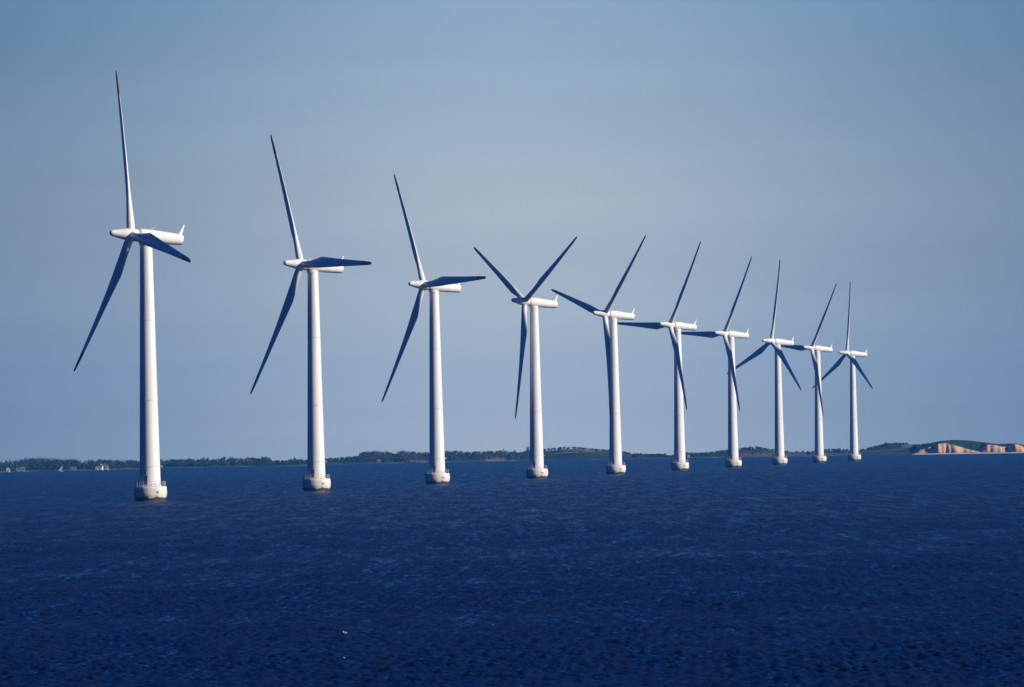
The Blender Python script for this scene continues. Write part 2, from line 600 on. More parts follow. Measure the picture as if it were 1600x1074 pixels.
def build_coast():
    px = np.concatenate([np.arange(-900, -40, 20), np.arange(-40, 1420, 2.5), np.arange(1420, 1650, 0.8), np.arange(1650, 2500, 20)])
    t = np.concatenate([np.arange(-24, 0, 6), np.arange(0, 48, 1.5), np.arange(48, 320, 8), np.linspace(330, 1500, 16)])
    P, T = np.meshgrid(px, t)
    D = shore_dist(P) + T
    Z = terrain(P, T)
    hor = 537 + F * math.tan(PITCH) - 0.0175 * (P - 800)
    ROW = hor - (Z - CAM_H) * F / D
    X = (P - 800) / F * D * 1.0
    X = X + (math.sin(ROLL)) * 0  # columns are laid on the ground fan
    X = np.vectorize(lambda p: x_at(p, 1.0))(px)[None, :] * D
    nr, nc = P.shape
    # the real colours of the ground: beach, pasture, stubble, ploughed soil, sand cliff, heath
    n1 = vnoise(P / 30, T / 60, 21)
    n2 = vnoise(P / 7, T / 22, 22)
    n3 = vnoise(P / 2.2, T / 6, 23)
    col = np.zeros((nr, nc, 3))
    grass = np.array([0.03, 0.05, 0.03])
    dry = np.array([0.07, 0.065, 0.035])
    sand = np.array([0.44, 0.37, 0.27])
    heath = np.array([0.03, 0.04, 0.02])
    k = np.clip(0.5 + 0.35 * n1 + 0.2 * n2, 0, 1)[..., None]
    col[:] = grass * (1 - k) + dry * k

    def paint(mask, c, a=1.0):
        mk = (np.clip(mask, 0, 1) * a)[..., None]
        col[:] = col * (1 - mk) + np.array(c) * mk

    def box_mask(x0, x1, r0, r1, e=2.0):
        return sstep((P - x0) / e) * sstep((x1 - P) / e) * (ROW > r0(P)) * (ROW < r1(P))
    paint((T < 7) * (0.15 + 0.35 * n2), (0.20, 0.19, 0.17))
    paint(box_mask(640, 668, lambda p: 718 + 0 * p, lambda p: 722 + 0 * p), (0.17, 0.12, 0.09))
    paint(box_mask(695, 730, lambda p: 715.3 - .01 * (p - 695), lambda p: 717 - .01 * (p - 695)), (0.26, 0.25, 0.23))
    paint(box_mask(756, 792, lambda p: 711 + (p - 756) * 0.15, lambda p: 721 + 0 * p, 5), (0.18, 0.13, 0.09))
    paint(box_mask(858, 905, lambda p: 708.6 - (p - 858) * 0.062, lambda p: 709.9 - (p - 858) * 0.068), (0.26, 0.24, 0.21))
    paint(box_mask(910, 930, lambda p: 704.7 - (p - 910) * 0.01, lambda p: 705.8 - (p - 910) * 0.01), (0.26, 0.24, 0.21))
    paint(box_mask(878, 945, lambda p: 700 + 0 * p, lambda p: 705.5 - (p - 858) * 0.02), (0.16, 0.11, 0.10), 0.7)
    paint(box_mask(1150, 1245, lambda p: 708.3 - (p - 1150) * 0.012, lambda p: 714 + 0 * p, 8), (0.13, 0.105, 0.07))
    paint(box_mask(1232, 1335, lambda p: 707 + 0 * p, lambda p: 711.6 + 0 * p, 8), (0.09, 0.08, 0.06))
    paint(box_mask(1345, 1420, lambda p: 705.5 - (p - 1345) * 0.06, lambda p: 706.4 - (p - 1345) * 0.06), (0.18, 0.15, 0.11))
    paint(box_mask(1408, 1426, lambda p: 692 + 0 * p, lambda p: 700 + 0 * p), (0.20, 0.15, 0.10))
    cl = sstep((P - 1424) / 4.0)
    paint(cl, heath * 1.0)
    paint(cl * np.clip(0.3 + 0.8 * n1, 0, 1), (0.07, 0.065, 0.04), 0.7)
    gul = 2.6 * vnoise(P / 4.2, 0 * T, 8) + 1.5 * vnoise(P / 1.5, 0 * T, 9)
    tt = T + gul * np.clip((T - 6) / 8.0, 0, 1)
    fm = cl * sstep((40 + 2.5 * n3 - tt) / 5.0)
    kk = np.clip(0.5 + 0.45 * n2 + 0.3 * n3, 0, 1)[..., None]
    cc = np.array([0.64, 0.38, 0.19]) * (1 - kk) + np.array([0.70, 0.45, 0.25]) * kk
    fm = np.maximum(fm, cl * sstep((26 - T) / 6.0))
    mk = fm[..., None]
    col[:] = col * (1 - mk) + cc * mk
    paint(fm * (n3 > 1.0) * (tt > 10), (0.34, 0.20, 0.12), 0.5)
    paint(cl * sstep((9 - T) / 2.0), (0.60, 0.50, 0.39))
    me = bpy.data.meshes.new("coast")
    co = np.stack([X, D, Z], -1).reshape(-1, 3)
    idx = np.arange(nr * nc).reshape(nr, nc)
    q = np.stack([idx[:-1, :-1], idx[:-1, 1:], idx[1:, 1:], idx[1:, :-1]], -1).reshape(-1, 4)
    me.from_pydata(co.tolist(), [], q.tolist())
    me.polygons.foreach_set("use_smooth", np.ones(len(q), bool))
    ca = me.color_attributes.new("ground_colour", 'FLOAT_COLOR', 'POINT')
    ca.data.foreach_set("color", np.concatenate([col.reshape(-1, 3), np.ones((nr * nc, 1))], 1).ravel().astype(np.float32))
    m, N, L, B = mat("coast_ground")
    an = N.new("ShaderNodeAttribute")
    an.attribute_name = "ground_colour"
    tcn = N.new("ShaderNodeTexCoord")
    nn = N.new("ShaderNodeTexNoise")
    nn.inputs["Scale"].default_value = 0.35
    nn.inputs["Detail"].default_value = 5
    L.new(tcn.outputs["Object"], nn.inputs["Vector"])
    mrr = N.new("ShaderNodeMapRange")
    mrr.inputs[3].default_value = 0.55
    mrr.inputs[4].default_value = 1.45
    L.new(nn.outputs[0], mrr.inputs[0])
    vm = N.new("ShaderNodeVectorMath")
    vm.operation = 'SCALE'
    L.new(an.outputs["Color"], vm.inputs[0])
    L.new(mrr.outputs[0], vm.inputs["Scale"])
    L.new(vm.outputs[0], B.inputs["Base Color"])
    B.inputs["Roughness"].default_value = 0.95
    B.inputs["Specular IOR Level"].default_value = 0.0
    bb = N.new("ShaderNodeBump")
    bb.inputs["Distance"].default_value = 0.6
    L.new(nn.outputs[0], bb.inputs["Height"])
    L.new(bb.outputs[0], B.inputs["Normal"])
    me.materials.append(m)
    o = bpy.data.objects.new("coast", me)
    C.objects.link(o)
    tag(o, kind='structure')


build_coast()

# ------------------------------------------------------------------ trees on the coast
M['leaf_dark'] = noisy("evergreen_foliage", (0.024, 0.042, 0.036), (0.050, 0.072, 0.060), 0.9, 0.8)
M['leaf_mid'] = noisy("spring_foliage", (0.03, 0.045, 0.025), (0.055, 0.075, 0.045), 0.9, 0.8)
M['leaf_bare'] = noisy("budding_twigs", (0.06, 0.05, 0.05), (0.11, 0.09, 0.088), 0.9, 0.9)
M['bark'] = noisy("bark", (0.05, 0.04, 0.03), (0.09, 0.07, 0.055), 4.0, 0.9)
for _k in ('leaf_dark', 'leaf_mid', 'leaf_bare', 'bark'):
    M[_k].node_tree.nodes['Principled BSDF'].inputs['Specular IOR Level'].default_value = 0.0
LEAF = [M['leaf_dark'], M['leaf_mid'], M['leaf_bare'], M['bark']]
TR = random.Random(5)


def leaf_quads(mb, centre, size, n, spread, mi):
    for _ in range(n):
        p = Vector(centre) + Vector((TR.gauss(0, spread[0]), TR.gauss(0, spread[1]), TR.gauss(0, spread[2])))
        a = Vector((TR.gauss(0, 1), TR.gauss(0, 1), TR.gauss(0, 1))).normalized()
        b = a.orthogonal().normalized()
        c = a.cross(b)
        th = TR.uniform(0, 6.28)
        u = (b * math.cos(th) + c * math.sin(th)) * size * TR.uniform(0.6, 1.3)
        v = (-b * math.sin(th) + c * math.cos(th)) * size * TR.uniform(0.4, 0.9)
        mb.add([p - u - v * 0.4, p + u * 0.3 - v, p + u + v * 0.3, p - u * 0.2 + v], [(0, 1, 2, 3)], mi)


def crown(mb, base, h, w, kind, mi):
    """kind 0 round broadleaf, 1 conifer, 2 bare spring crown; leaf clumps filling the crown's volume"""
    bx_, by_, bz = base
    if kind == 1:
        n = max(16, int(4.5 * h))
        for i in range(n):
            f = (i + TR.random()) / n
            r = w * 0.5 * (1 - f) ** 0.9 * TR.uniform(0.35, 1.1)
            th = TR.uniform(0, 6.28)
            leaf_quads(mb, (bx_ + r * math.cos(th), by_ + r * math.sin(th), bz + h * (0.12 + 0.88 * f)), 0.55 - 0.25 * f, 3, (0.22, 0.22, 0.12), mi)
    else:
        lobes = TR.randint(5, 8)
        for k in range(lobes):
            th = TR.uniform(0, 6.28)
            rr = w * 0.30 * math.sqrt(TR.random())
            zc = bz + h * TR.uniform(0.2, 0.84)
            lw = w * TR.uniform(0.10, 0.17)
            n = int((26 if kind == 0 else 15) * min(1.6, max(0.6, w / 6)))
            leaf_quads(mb, (bx_ + rr * math.cos(th), by_ + rr * math.sin(th), zc), 0.5 if kind == 0 else 0.32, n, (lw, lw, h * 0.085), mi)
        if kind == 2:
            for k in range(9):
                th = TR.uniform(0, 6.28)
                rr = w * 0.45 * math.sqrt(TR.random())
                mb.tube([(bx_, by_, bz + h * 0.3), (bx_ + rr * .5 * math.cos(th), by_ + rr * .5 * math.sin(th), bz + h * .6), (bx_ + rr * math.cos(th), by_ + rr * math.sin(th), bz + h * TR.uniform(.75, 1.0))], [0.14, 0.09, 0.03], 4, 3)


def trunk(mb, base, h, r, mi):
    x, y, z = base
    mb.tube([(x, y, z - 0.4), (x + TR.uniform(-.1, .1), y, z + h * 0.35), (x + TR.uniform(-.25, .25), y, z + h * 0.75)], [r, r * 0.75, r * 0.3], 6, mi)


def wood(name, label, spans, group=None):
    """a far wood that reads as one mass"""
    mb = MB()
    for x0, x1, step, kinds, t0, t1, fill in spans:
        px = x0
        while px < x1:
            px += step * TR.uniform(0.5, 1.5)
            p = px + TR.uniform(-2, 2)
            t = TR.uniform(t0, t1)
            b = land_point(p, t)
            top = float(height_of_row(p, f_sky(p), b.y))
            h = (top - b.z) * fill * TR.uniform(0.80, 1.02)
            if h < 1.2:
                continue
            h = min(h, 15)
            kind = TR.choice(kinds)
            w = h * (TR.uniform(0.42, 0.6) if kind == 1 else TR.uniform(0.75, 1.15))
            w = min(max(w, 2.0), 9)
            mi = {0: TR.choice((0, 1, 0)), 1: 0, 2: 2}[kind]
            trunk(mb, b, h, 0.10 + 0.016 * h, 3)
            crown(mb, b, h, w, kind, mi)
    o = mb.build(name, LEAF, smooth=False)
    tag(o, label, "wood", group, 'stuff')


wood("shore_wood", "dark low wood of conifers and budding trees along the shore left of the second turbine",
     [(-260, 500, 2.0, (0, 0, 0, 1, 2), 20, 150, 1.0), (-200, 500, 2.4, (0, 0, 2), 14, 40, 0.66), (38, 118, 3.0, (2,), 60, 140, 1.05)])
wood("shore_wood", "taller mixed wood with purplish bare crowns along the shore between second and fifth turbines",
     [(500, 562, 2.2, (0, 0, 1), 20, 220, 1.0), (562, 850, 1.5, (0, 0, 2, 2), 60, 290, 1.0), (562, 850, 2.4, (0, 2), 60, 200, 0.7), (510, 640, 2.4, (0, 2), 18, 60, 0.6), (660, 755, 3.0, (2, 0), 30, 100, 0.55),
      (792, 850, 4, (0, 2), 25, 90, 0.6)])
wood("hill_wood", "grey brown copse along the crest of the hill behind the fourth and fifth turbines",
     [(850, 985, 2.2, (2, 2, 0), 255, 330, 1.0), (858, 960, 8, (0, 2), 90, 200, 0.25)])
wood("shore_wood", "thin low wood along the flat shore behind the sixth turbine",
     [(985, 1092, 1.8, (0, 2, 0), 25, 200, 1.0)])
wood("hill_wood", "dark tree belt on the hill ridge behind the seventh and eighth turbines",
     [(1092, 1255, 2.0, (0, 0, 1), 210, 310, 1.0), (1092, 1150, 3.0, (0,), 40, 180, 0.8), (1165, 1250, 9, (0,), 40, 160, 0.25)])
wood("shore_wood", "low scrubby wood on the rise behind the ninth and tenth turbines",
     [(1255, 1342, 2.4, (0, 2, 0), 60, 300, 1.0)])
wood("hill_wood", "dark bushes lining the ridge just left of the sand cliffs",
     [(1342, 1470, 1.7, (0, 0, 1), 240, 310, 1.0), (1428, 1462, 2.0, (0,), 60, 150, 0.8)])


def lone_tree(px, t, py_top, kind, mi, wr, name, label, group=None):
    b = land_point(px, t)
    h = float(height_of_row(px, py_top, b.y)) - b.z
    root = empty(name, b)
    mb = MB()
    trunk(mb, (0, 0, 0), h, 0.14 + 0.018 * h, 0)
    mb.build("trunk", M['bark'], root)
    mb = MB()
    crown(mb, (0, 0, 0), h, h * wr, kind, mi)
    if kind != 1:
        crown(mb, (0, 0, 0), h, h * wr, kind, mi)
    mb.build("crown", LEAF, root, smooth=False)
    tag(root, label, "tree", group)


G_ = "trees standing above the far woods"
lone_tree(318, 90, 714.2, 1, 0, .5, "conifer", "pointed dark conifer on the skyline midway between first and second turbines", G_)
lone_tree(350, 90, 712.5, 1, 0, .6, "conifer", "tallest dark conifer left of the gap in the wood between first and second turbines", G_)
lone_tree(362, 100, 713, 0, 0, .8, "round_tree", "round dark crown just right of the notch in the wood between first and second turbines", G_)
lone_tree(395, 110, 713.3, 0, 0, .9, "round_tree", "broad flat-topped dark tree in the left of the row above a brownish field", G_)
lone_tree(413, 110, 713.6, 0, 0, .9, "round_tree", "broad dark tree at the right end of the skyline row left of the second turbine", G_)
lone_tree(460, 80, 714.5, 1, 0, .5, "conifer", "narrow conifer spike close to the left of the second turbine tower", G_)
lone_tree(40, 100, 714.7, 1, 0, .5, "conifer", "thin dark conifer above the wood near the left edge beside bare trees", G_)
lone_tree(567, 120, 704, 0, 1, .8, "round_tree", "tall round tree at the left shoulder of the wood between second and third turbines", G_)
lone_tree(621, 120, 705.2, 1, 0, .5, "conifer", "dark conifer in the dip of the wood left of the third turbine", G_)
lone_tree(787, 200, 701.5, 1, 0, .5, "conifer", "dark conifer standing proud of the wood left of the fourth turbine", G_)
lone_tree(804, 200, 703, 1, 0, .55, "conifer", "small dark conifer nearest the left side of the fourth turbine", G_)
lone_tree(825, 220, 696.5, 2, 2, .62, "bare_tree", "tall bare purple-grey tree against the left side of the fourth turbine tower", G_)
lone_tree(1038, 120, 708, 0, 0, .8, "round_tree", "small round tree on the flat shore left of the sixth turbine", G_)
lone_tree(1172, 260, 697.4, 1, 0, .55, "conifer", "left of two pointed trees topping the ridge right of the seventh turbine", G_)
lone_tree(1182, 260, 696.8, 1, 0, .55, "conifer", "right of two pointed trees topping the ridge right of the seventh turbine", G_)
lone_tree(1384, 270, 691.6, 0, 0, .9, "round_tree", "rounded dark tree on the rising ridge right of the tenth turbine", G_)
lone_tree(1400, 270, 691.3, 0, 0, .9, "round_tree", "dark tree on the ridge top left of the brown field by the cliffs", G_)

# ------------------------------------------------------------------ small buildings on the shore
M['render'] = noisy("white_render", (0.58, 0.57, 0.56), (0.66, 0.65, 0.63), 1.0, 0.7)
M['grey_board'] = noisy("pale_boards", (0.15, 0.16, 0.18), (0.22, 0.23, 0.25), 1.0, 0.8)
M['sail'] = noisy("sail_cloth", (0.26, 0.26, 0.26), (0.32, 0.32, 0.32), 1.0, 0.8)
M['tile'] = noisy("red_tiles", (0.25, 0.06, 0.035), (0.36, 0.10, 0.06), 2.0, 0.8)
M['slate'] = noisy("grey_roof", (0.10, 0.10, 0.11), (0.17, 0.17, 0.18), 2.0, 0.7)
M['glass'] = noisy("window_glass", (0.02, 0.025, 0.03), (0.04, 0.05, 0.06), 2.0, 0.08)


def house(px, t, w, dpt, hw, hr, wallm, roofm, name, label, gable=False, rot=0.0):
    b = land_point(px, t)
    root = empty(name, b)
    root.rotation_euler = (0, 0, rot)
    a, c = w / 2, dpt / 2
    mb = MB()
    if not gable:     # ridge along X
        vs = [(-a, -c, -1), (a, -c, -1), (a, c, -1), (-a, c, -1), (-a, -c, hw), (a, -c, hw), (a, c, hw), (-a, c, hw), (-a, 0, hw + hr), (a, 0, hw + hr)]
        fs = [(0, 1, 5, 4), (1, 2, 6, 9, 5), (2, 3, 7, 6), (3, 0, 4, 8, 7)]
        mb.add(vs, fs)
        rv = [(-a - .2, -c - .25, hw - .1), (a + .2, -c - .25, hw - .1), (a + .2, 0, hw + hr + .12), (-a - .2, 0, hw + hr + .12), (a + .2, c + .25, hw - .1), (-a - .2, c + .25, hw - .1)]
    else:             # ridge along Y, gable to the sea
        vs = [(-a, -c, -1), (a, -c, -1), (a, c, -1), (-a, c, -1), (-a, -c, hw), (a, -c, hw), (a, c, hw), (-a, c, hw), (0, -c, hw + hr), (0, c, hw + hr)]
        fs = [(0, 1, 5, 8, 4), (1, 2, 6, 5), (2, 3, 7, 9, 6), (3, 0, 4, 7)]
        mb.add(vs, fs)
        rv = [(-a - .25, -c - .2, hw - .1), (0, -c - .2, hw + hr + .12), (0, c + .2, hw + hr + .12), (-a - .25, c + .2, hw - .1), (a + .25, c + .2, hw - .1), (a + .25, -c - .2, hw - .1)]
    wall = mb.build("wall", wallm, root, smooth=False)
    mb = MB()
    if not gable:
        mb.add(rv + [(x, y, z + .14) for x, y, z in rv], [(0, 1, 2, 3), (3, 2, 4, 5), (9, 8, 7, 6), (11, 10, 8, 9), (0, 6, 7, 1), (5, 4, 10, 11), (1, 7, 8, 2), (2, 8, 10, 4), (0, 3, 9, 6), (3, 5, 11, 9)])
    else:
        mb.add(rv + [(x, y, z + .14) for x, y, z in rv], [(0, 1, 2, 3), (1, 5, 4, 2), (9, 8, 7, 6), (8, 10, 11, 7), (0, 3, 9, 6), (5, 11, 10, 4), (0, 6, 7, 1), (1, 7, 11, 5), (3, 2, 8, 9), (2, 4, 10, 8)])
    mb.build("roof", roofm, root, smooth=False)
    for k in ((-0.28, 0.28) if w > 3.4 else (0.22,)):
        mb = MB()
        mb.box((k * w, -c - 0.01, hw * 0.58), (0.6, 0.08, 0.7))
        mb.build("window", M['glass'], root, smooth=False)
    mb = MB()
    mb.box((-0.02 * w, -c - 0.012, hw * 0.42), (0.62, 0.09, hw * 0.8))
    mb.build("door", M['door'], root, smooth=False)
    tag(root, label, "house", "small white houses on the far shore")


house(12.5, 8, 2.4, 3.2, 2.0, 1.2, M['render'], M['tile'], "cottage", "tiny white cottage on the shore nearest the left edge", True)
house(28, 8, 2.6, 3.0, 1.9, 0.9, M['grey_board'], M['slate'], "boathouse", "pale grey shed, left of a close pair near the left edge", True)
house(35, 10, 3.4, 3.0, 1.7, 0.9, M['grey_board'], M['slate'], "boathouse", "wider pale grey shed, right of a close pair near the left edge")
house(114, 8, 4.4, 3.0, 1.4, 0.5, M['grey_board'], M['slate'], "boathouse", "long low pale shed on the shore between sail and red-roofed house")
house(151, 8, 1.7, 2.4, 1.5, 0.8, M['render'], M['slate'], "hut", "smallest white hut close left of the red-roofed white house", True)
house(156.5, 9, 3.2, 4.0, 2.3, 1.5, M['render'], M['tile'], "cottage", "white gabled house with red roof on the shore left of the first turbine", True, rad(-12))
house(162, 14, 3.2, 3.2, 2.1, 1.2, M['grey_board'], M['slate'], "cottage", "greyish low house between two white gables left of the first turbine")
house(166.5, 8, 2.1, 3.0, 2.3, 1.3, M['render'], M['slate'], "cottage", "narrow white gabled house right of the red-roofed one by the first turbine", True)
house(1076, 9, 2.0, 2.6, 1.6, 0.9, M['render'], M['slate'], "cottage", "lone white cottage on the shore right of the sixth turbine", True)
house(592, 14, 2.6, 2.6, 1.5, 0.8, M['grey_board'], M['slate'], "boathouse", "faint pale shed at the foot of the wood between second and third turbines")

# a little sailing dinghy off the left shore
bp = on_water(95, 736.6)
boat = empty("sailing_dinghy", bp)
boat.rotation_euler = (0, rad(14), rad(20))
mb = MB()
rings = []
for i in range(9):
    f = i / 8
    hw_ = 0.62 * math.sin(math.pi * (0.12 + 0.86 * (1 - f))) ** 0.7 if f < 1 else 0.03
    x = -1.8 + 3.7 * f
    rings.append([(x, -hw_, 0.42 + .12 * f), (x, -hw_ * 0.8, 0.05), (x, 0, -0.18 + .15 * f), (x, hw_ * 0.8, 0.05), (x, hw_, 0.42 + .12 * f)])
mb.loft(rings)
mb.build("hull", M['render'], boat)
mb = MB()
mb.tube([(0.5, 0, 0.2), (0.5, 0, 4.4)], [0.05, 0.03], 6)
mb.build("mast", M['steel'], boat)
mb = MB()
sv = []
for i in range(9):
    f = i / 8
    ln = 1.9 * (1 - f) ** 0.9 + 0.05
    z = 0.75 + 3.5 * f
    sv.append([(0.46 - ln * j / 5, 0.16 * math.sin(math.pi * j / 5) * (1 - f), z) for j in range(6)])
fr = [r + [(x, y + 0.02, z) for x, y, z in reversed(r)] for r in sv]
mb.loft(fr)
mb.build("sail", M['sail'], boat)
tag(boat, "tiny white-sailed dinghy heeling off the shore near the left edge", "boat")

# ------------------------------------------------------------------ wind turbines
HUB, OVER, TILT, R_ = 61.5, 3.7, rad(5.5), 41.2
N_LOCAL = Matrix.Rotation(TILT, 4, 'Y')            # nacelle axis: -X points upwind and slightly up


def make_turbine():
    root = empty("wind_turbine", (0, 0, 0))
    # foundation
    mb = MB()
    mb.lathe([(3.3, -3.0), (3.5, -0.6), (3.56, 0.3), (3.60, 0.72), (3.78, 1.05), (3.88, 1.5), (3.89, 1.9), (3.84, 2.7), (3.80, 3.25), (3.74, 3.33), (3.0, 3.36), (2.3, 3.37)], 64)
    fo = mb.build("foundation", M['concrete'], root)
    mb = MB()
    nposts = 22
    for i in range(nposts):
        a = 2 * math.pi * i / nposts
        mb.tube([(3.52 * math.cos(a), 3.52 * math.sin(a), 3.3), (3.52 * math.cos(a), 3.52 * math.sin(a), 4.55)], 0.05, 6)
    for z in (3.95, 4.5):
        mb.tube([(3.52 * math.cos(2 * math.pi * i / 48), 3.52 * math.sin(2 * math.pi * i / 48), z) for i in range(49)], 0.03, 6)
    mb.build("railing", M['steel'], fo)
    for a in (-150, -62, 15, 120):                   # lifting recesses
        mb = MB()
        c, s = math.cos(rad(a)), math.sin(rad(a))
        mb.box((0, 0, 0), (0.12, 0.62, 0.34))
        o = mb.build("recess_plate", M['dark'], fo, smooth=False)
        o.location = (3.845 * c, 3.845 * s, 2.0)
        o.rotation_euler = (0, 0, rad(a))
    # tower
    mb = MB()
    zt = HUB - 1.35
    prof = []
    for i in range(25):
        f = i / 24
        z = 3.37 + (zt - 3.37) * f
        prof.append((2.47 - 1.03 * f ** 0.93, z))
    mb.lathe(prof, 64)
    tw = mb.build("tower", M['tower'], root)
    for z in (8.0, 23.4, 42.0):
        f = ((z - 3.37) / (zt - 3.37))
        r = 2.47 - 1.03 * f ** 0.93
        mb = MB()
        mb.lathe([(r - .05, z - 0.14), (r + 0.035, z - 0.12), (r + 0.035, z + 0.12), (r - .05, z + 0.14)], 64, False, False)
        mb.build("flange_ring", M['flange'], tw)
    mb = MB()
    mb.lathe([(2.47, 3.37), (2.66, 3.38), (2.66, 3.62), (2.455, 3.68)], 64, False, False)
    mb.build("base_flange", M['tower'], tw)
    da = rad(-112)
    mb = MB()
    rr = [2.455, 2.44, 2.42, 2.41]
    mb.box((0, 0, 1.1), (0.12, 0.95, 2.1))
    d = mb.build("door", M['door'], tw, smooth=False)
    d.location = (2.43 * math.cos(da), 2.43 * math.sin(da), 3.75)
    d.rotation_euler = (0, 0, da)
    mb = MB()
    mb.box((0.1, 0, 0), (0.34, 0.42, 0.3))
    d = mb.build("door_lamp", M['dark'], tw, smooth=False)
    d.location = (2.42 * math.cos(da), 2.42 * math.sin(da), 6.5)
    d.rotation_euler = (0, 0, da)
    for a in (0, 180):
        mb = MB()
        mb.tube([(2.36, 0, 7.9), (2.72, 0, 7.9)], 0.06, 6)
        mb.box((2.78, 0, 8.02), (0.2, 0.3, 0.42))
        d = mb.build("navigation_lamp", M['lamp'], tw, smooth=False)
        d.rotation_euler = (0, 0, rad(a))
    # nacelle
    def ring(x, ry, zt_, zb, n=40, pw=2.4):
        out = []
        for j in range(n):
            th = 2 * math.pi * j / n
            c, s = math.cos(th), math.sin(th)
            y = ry * abs(c) ** (2 / pw) * (1 if c >= 0 else -1)
            zz = abs(s) ** (2 / pw)
            out.append((x, y, zz * zt_ if s >= 0 else -zz * zb))
        return out
    mb = MB()
    mb.loft([ring(-1.88, 1.46, 1.50, 1.42), ring(-1.80, 1.52, 1.56, 1.47), ring(-1.60, 1.56, 1.60, 1.5), ring(-1.0, 1.63, 1.66, 1.56), ring(1.0, 1.65, 1.66, 1.58), ring(3.5, 1.6, 1.55, 1.52), ring(6.5, 1.48, 1.37, 1.40),
             ring(8.5, 1.36, 1.24, 1.30), ring(8.92, 1.30, 1.19, 1.24), ring(9.02, 1.16, 1.08, 1.10)])
    na = mb.build("nacelle", M['white'], root)
    na["role"] = "nacelle"
    mb = MB()
    mb.lathe([(1.46, -2.2), (1.46, -1.6)], 40, False, False)
    mb.lathe([(1.30, -2.25), (1.30, -1.6)], 40)
    o = mb.build("rotor_seam", M['seam'], na)
    o.rotation_euler = (0, rad(90), 0)
    mb = MB()
    fin = []
    for f in (0, .35, .7, 1.0):
        x0 = 7.75 + 1.25 * f
        x1 = 9.0 + 0.5 * f
        th = 0.32 * (1 - .45 * f)
        if f == 0:
            x1 = 8.95
        z = 0.95 + 2.55 * f
        fin.append([(x0, 0, z), (x0 + .2 * (x1 - x0), -th, z), (x0 + .7 * (x1 - x0), -th * .9, z), (x1, 0, z), (x0 + .7 * (x1 - x0), th * .9, z), (x0 + .2 * (x1 - x0), th, z)])
    mb.loft(fin)
    mb.build("tail_fin", M['white'], na, angle=60)
    mb = MB()
    pts = []
    for i in range(15):
        a = rad(180 + 180 * i / 14)
        pts.append((1.4 + 0.86 * math.cos(a), 0.35 * math.cos(a), 2.78 + 0.86 * math.sin(a)))
    pts = [(pts[0][0] - .02, pts[0][1], 3.3)] + pts + [(pts[-1][0] + .02, pts[-1][1], 3.3)]
    mb.tube(pts, 0.11, 6)
    mb.tube([(1.4, 0, 1.55), (1.4, 0, 1.98)], 0.09, 6)
    mb.build("wind_sensor", M['steel'], na)
    mb = MB()
    mb.lathe([(1.50, HUB - 2.0 - HUB), (1.50, HUB - 1.3 - HUB)], 40)
    o = mb.build("yaw_collar", M['white'], na)
    # spinner: a long cone with a blunt rounded nose
    mb = MB()
    x0 = -OVER
    rings = []
    for x, r in ((-5.32, 0.12), (-5.27, 0.38), (-5.15, 0.55), (-4.9, 0.68), (-4.5, 0.76), (-3.6, 0.93), (-2.6, 1.12), (-1.8, 1.28), (-1.1, 1.39), (-.4, 1.44), (.6, 1.46), (1.3, 1.46), (1.62, 1.45), (1.70, 1.38)):
        rings.append([(x, r * math.cos(2 * math.pi * j / 40), r * math.sin(2 * math.pi * j / 40)) for j in range(40)])
    mb.loft(rings)
    sp = mb.build("spinner", M['white'], root)
    sp["role"] = "rotor"
    # blade
    ST = [(0.6, 1.9, 1.0, 0), (2.2, 1.9, 1.0, 0), (3.4, 1.92, .97, 9), (5.0, 2.12, .78, 13), (7.0, 2.48, .56, 13), (9.0, 2.86, .41, 12), (10.2, 3.08, .34, 10.5), (10.9, 3.12, .31, 9.5), (12.0, 3.03, .29, 8.5),
          (14, 2.86, .27, 7), (17, 2.6, .25, 5.5), (20, 2.34, .23, 4.2), (24, 2.04, .21, 3), (28, 1.76, .19, 2), (32, 1.5, .18, 1.2), (35.2, 1.30, .17, .7)]
    TP = [(35.2, 1.30, .17, .7), (37.5, 1.14, .17, .4), (39.5, .98, .165, .2), (40.6, .82, .16, 0), (41.1, .58, .16, 0), (41.35, .2, .2, 0)]

    def blade_ring(r, ch, tk, tw_, n=28):
        out = []
        circ = max(0.0, min(1.0, (tk - 0.31) / 0.69))
        pre = -1.25 * (r / R_) ** 2
        for j in range(n):
            u = 2 * math.pi * j / n
            xx = 0.5 * (1 - math.cos(u))            # 0 leading .. 1 trailing
            sgn = 1 if u < math.pi else -1
            yt = 5 * tk * (0.2969 * math.sqrt(max(xx, 0)) - 0.126 * xx - 0.3516 * xx ** 2 + 0.2843 * xx ** 3 - 0.1015 * xx ** 4)
            cx, cy = 0.5 - 0.5 * math.cos(u), 0.5 * tk * abs(math.sin(u))
            px_ = xx
            py_ = sgn * (circ * cy + (1 - circ) * yt)
            pivot = 0.5 * circ + 0.30 * (1 - circ)
            yy = (px_ - pivot) * ch                  # +Y trailing
            ax = py_ * ch
            t = rad(tw_ + 2.0)
            # leading edge (-Y) turned upwind (-X)
            out.append((pre + ax * math.cos(t) + yy * math.sin(t), yy * math.cos(t) - ax * math.sin(t), r))
        return out
    mb = MB()
    mb.loft([blade_ring(*s) for s in ST])
    bl = mb.build("blade", M['blade'], root, angle=50)
    bl["role"] = "blade"
    mb = MB()
    mb.loft([blade_ring(*s) for s in TP])
    mb.build("blade_tip", M['red'], bl, angle=50)
    for k in range(2):
        copy_tree(bl, root)
    return root


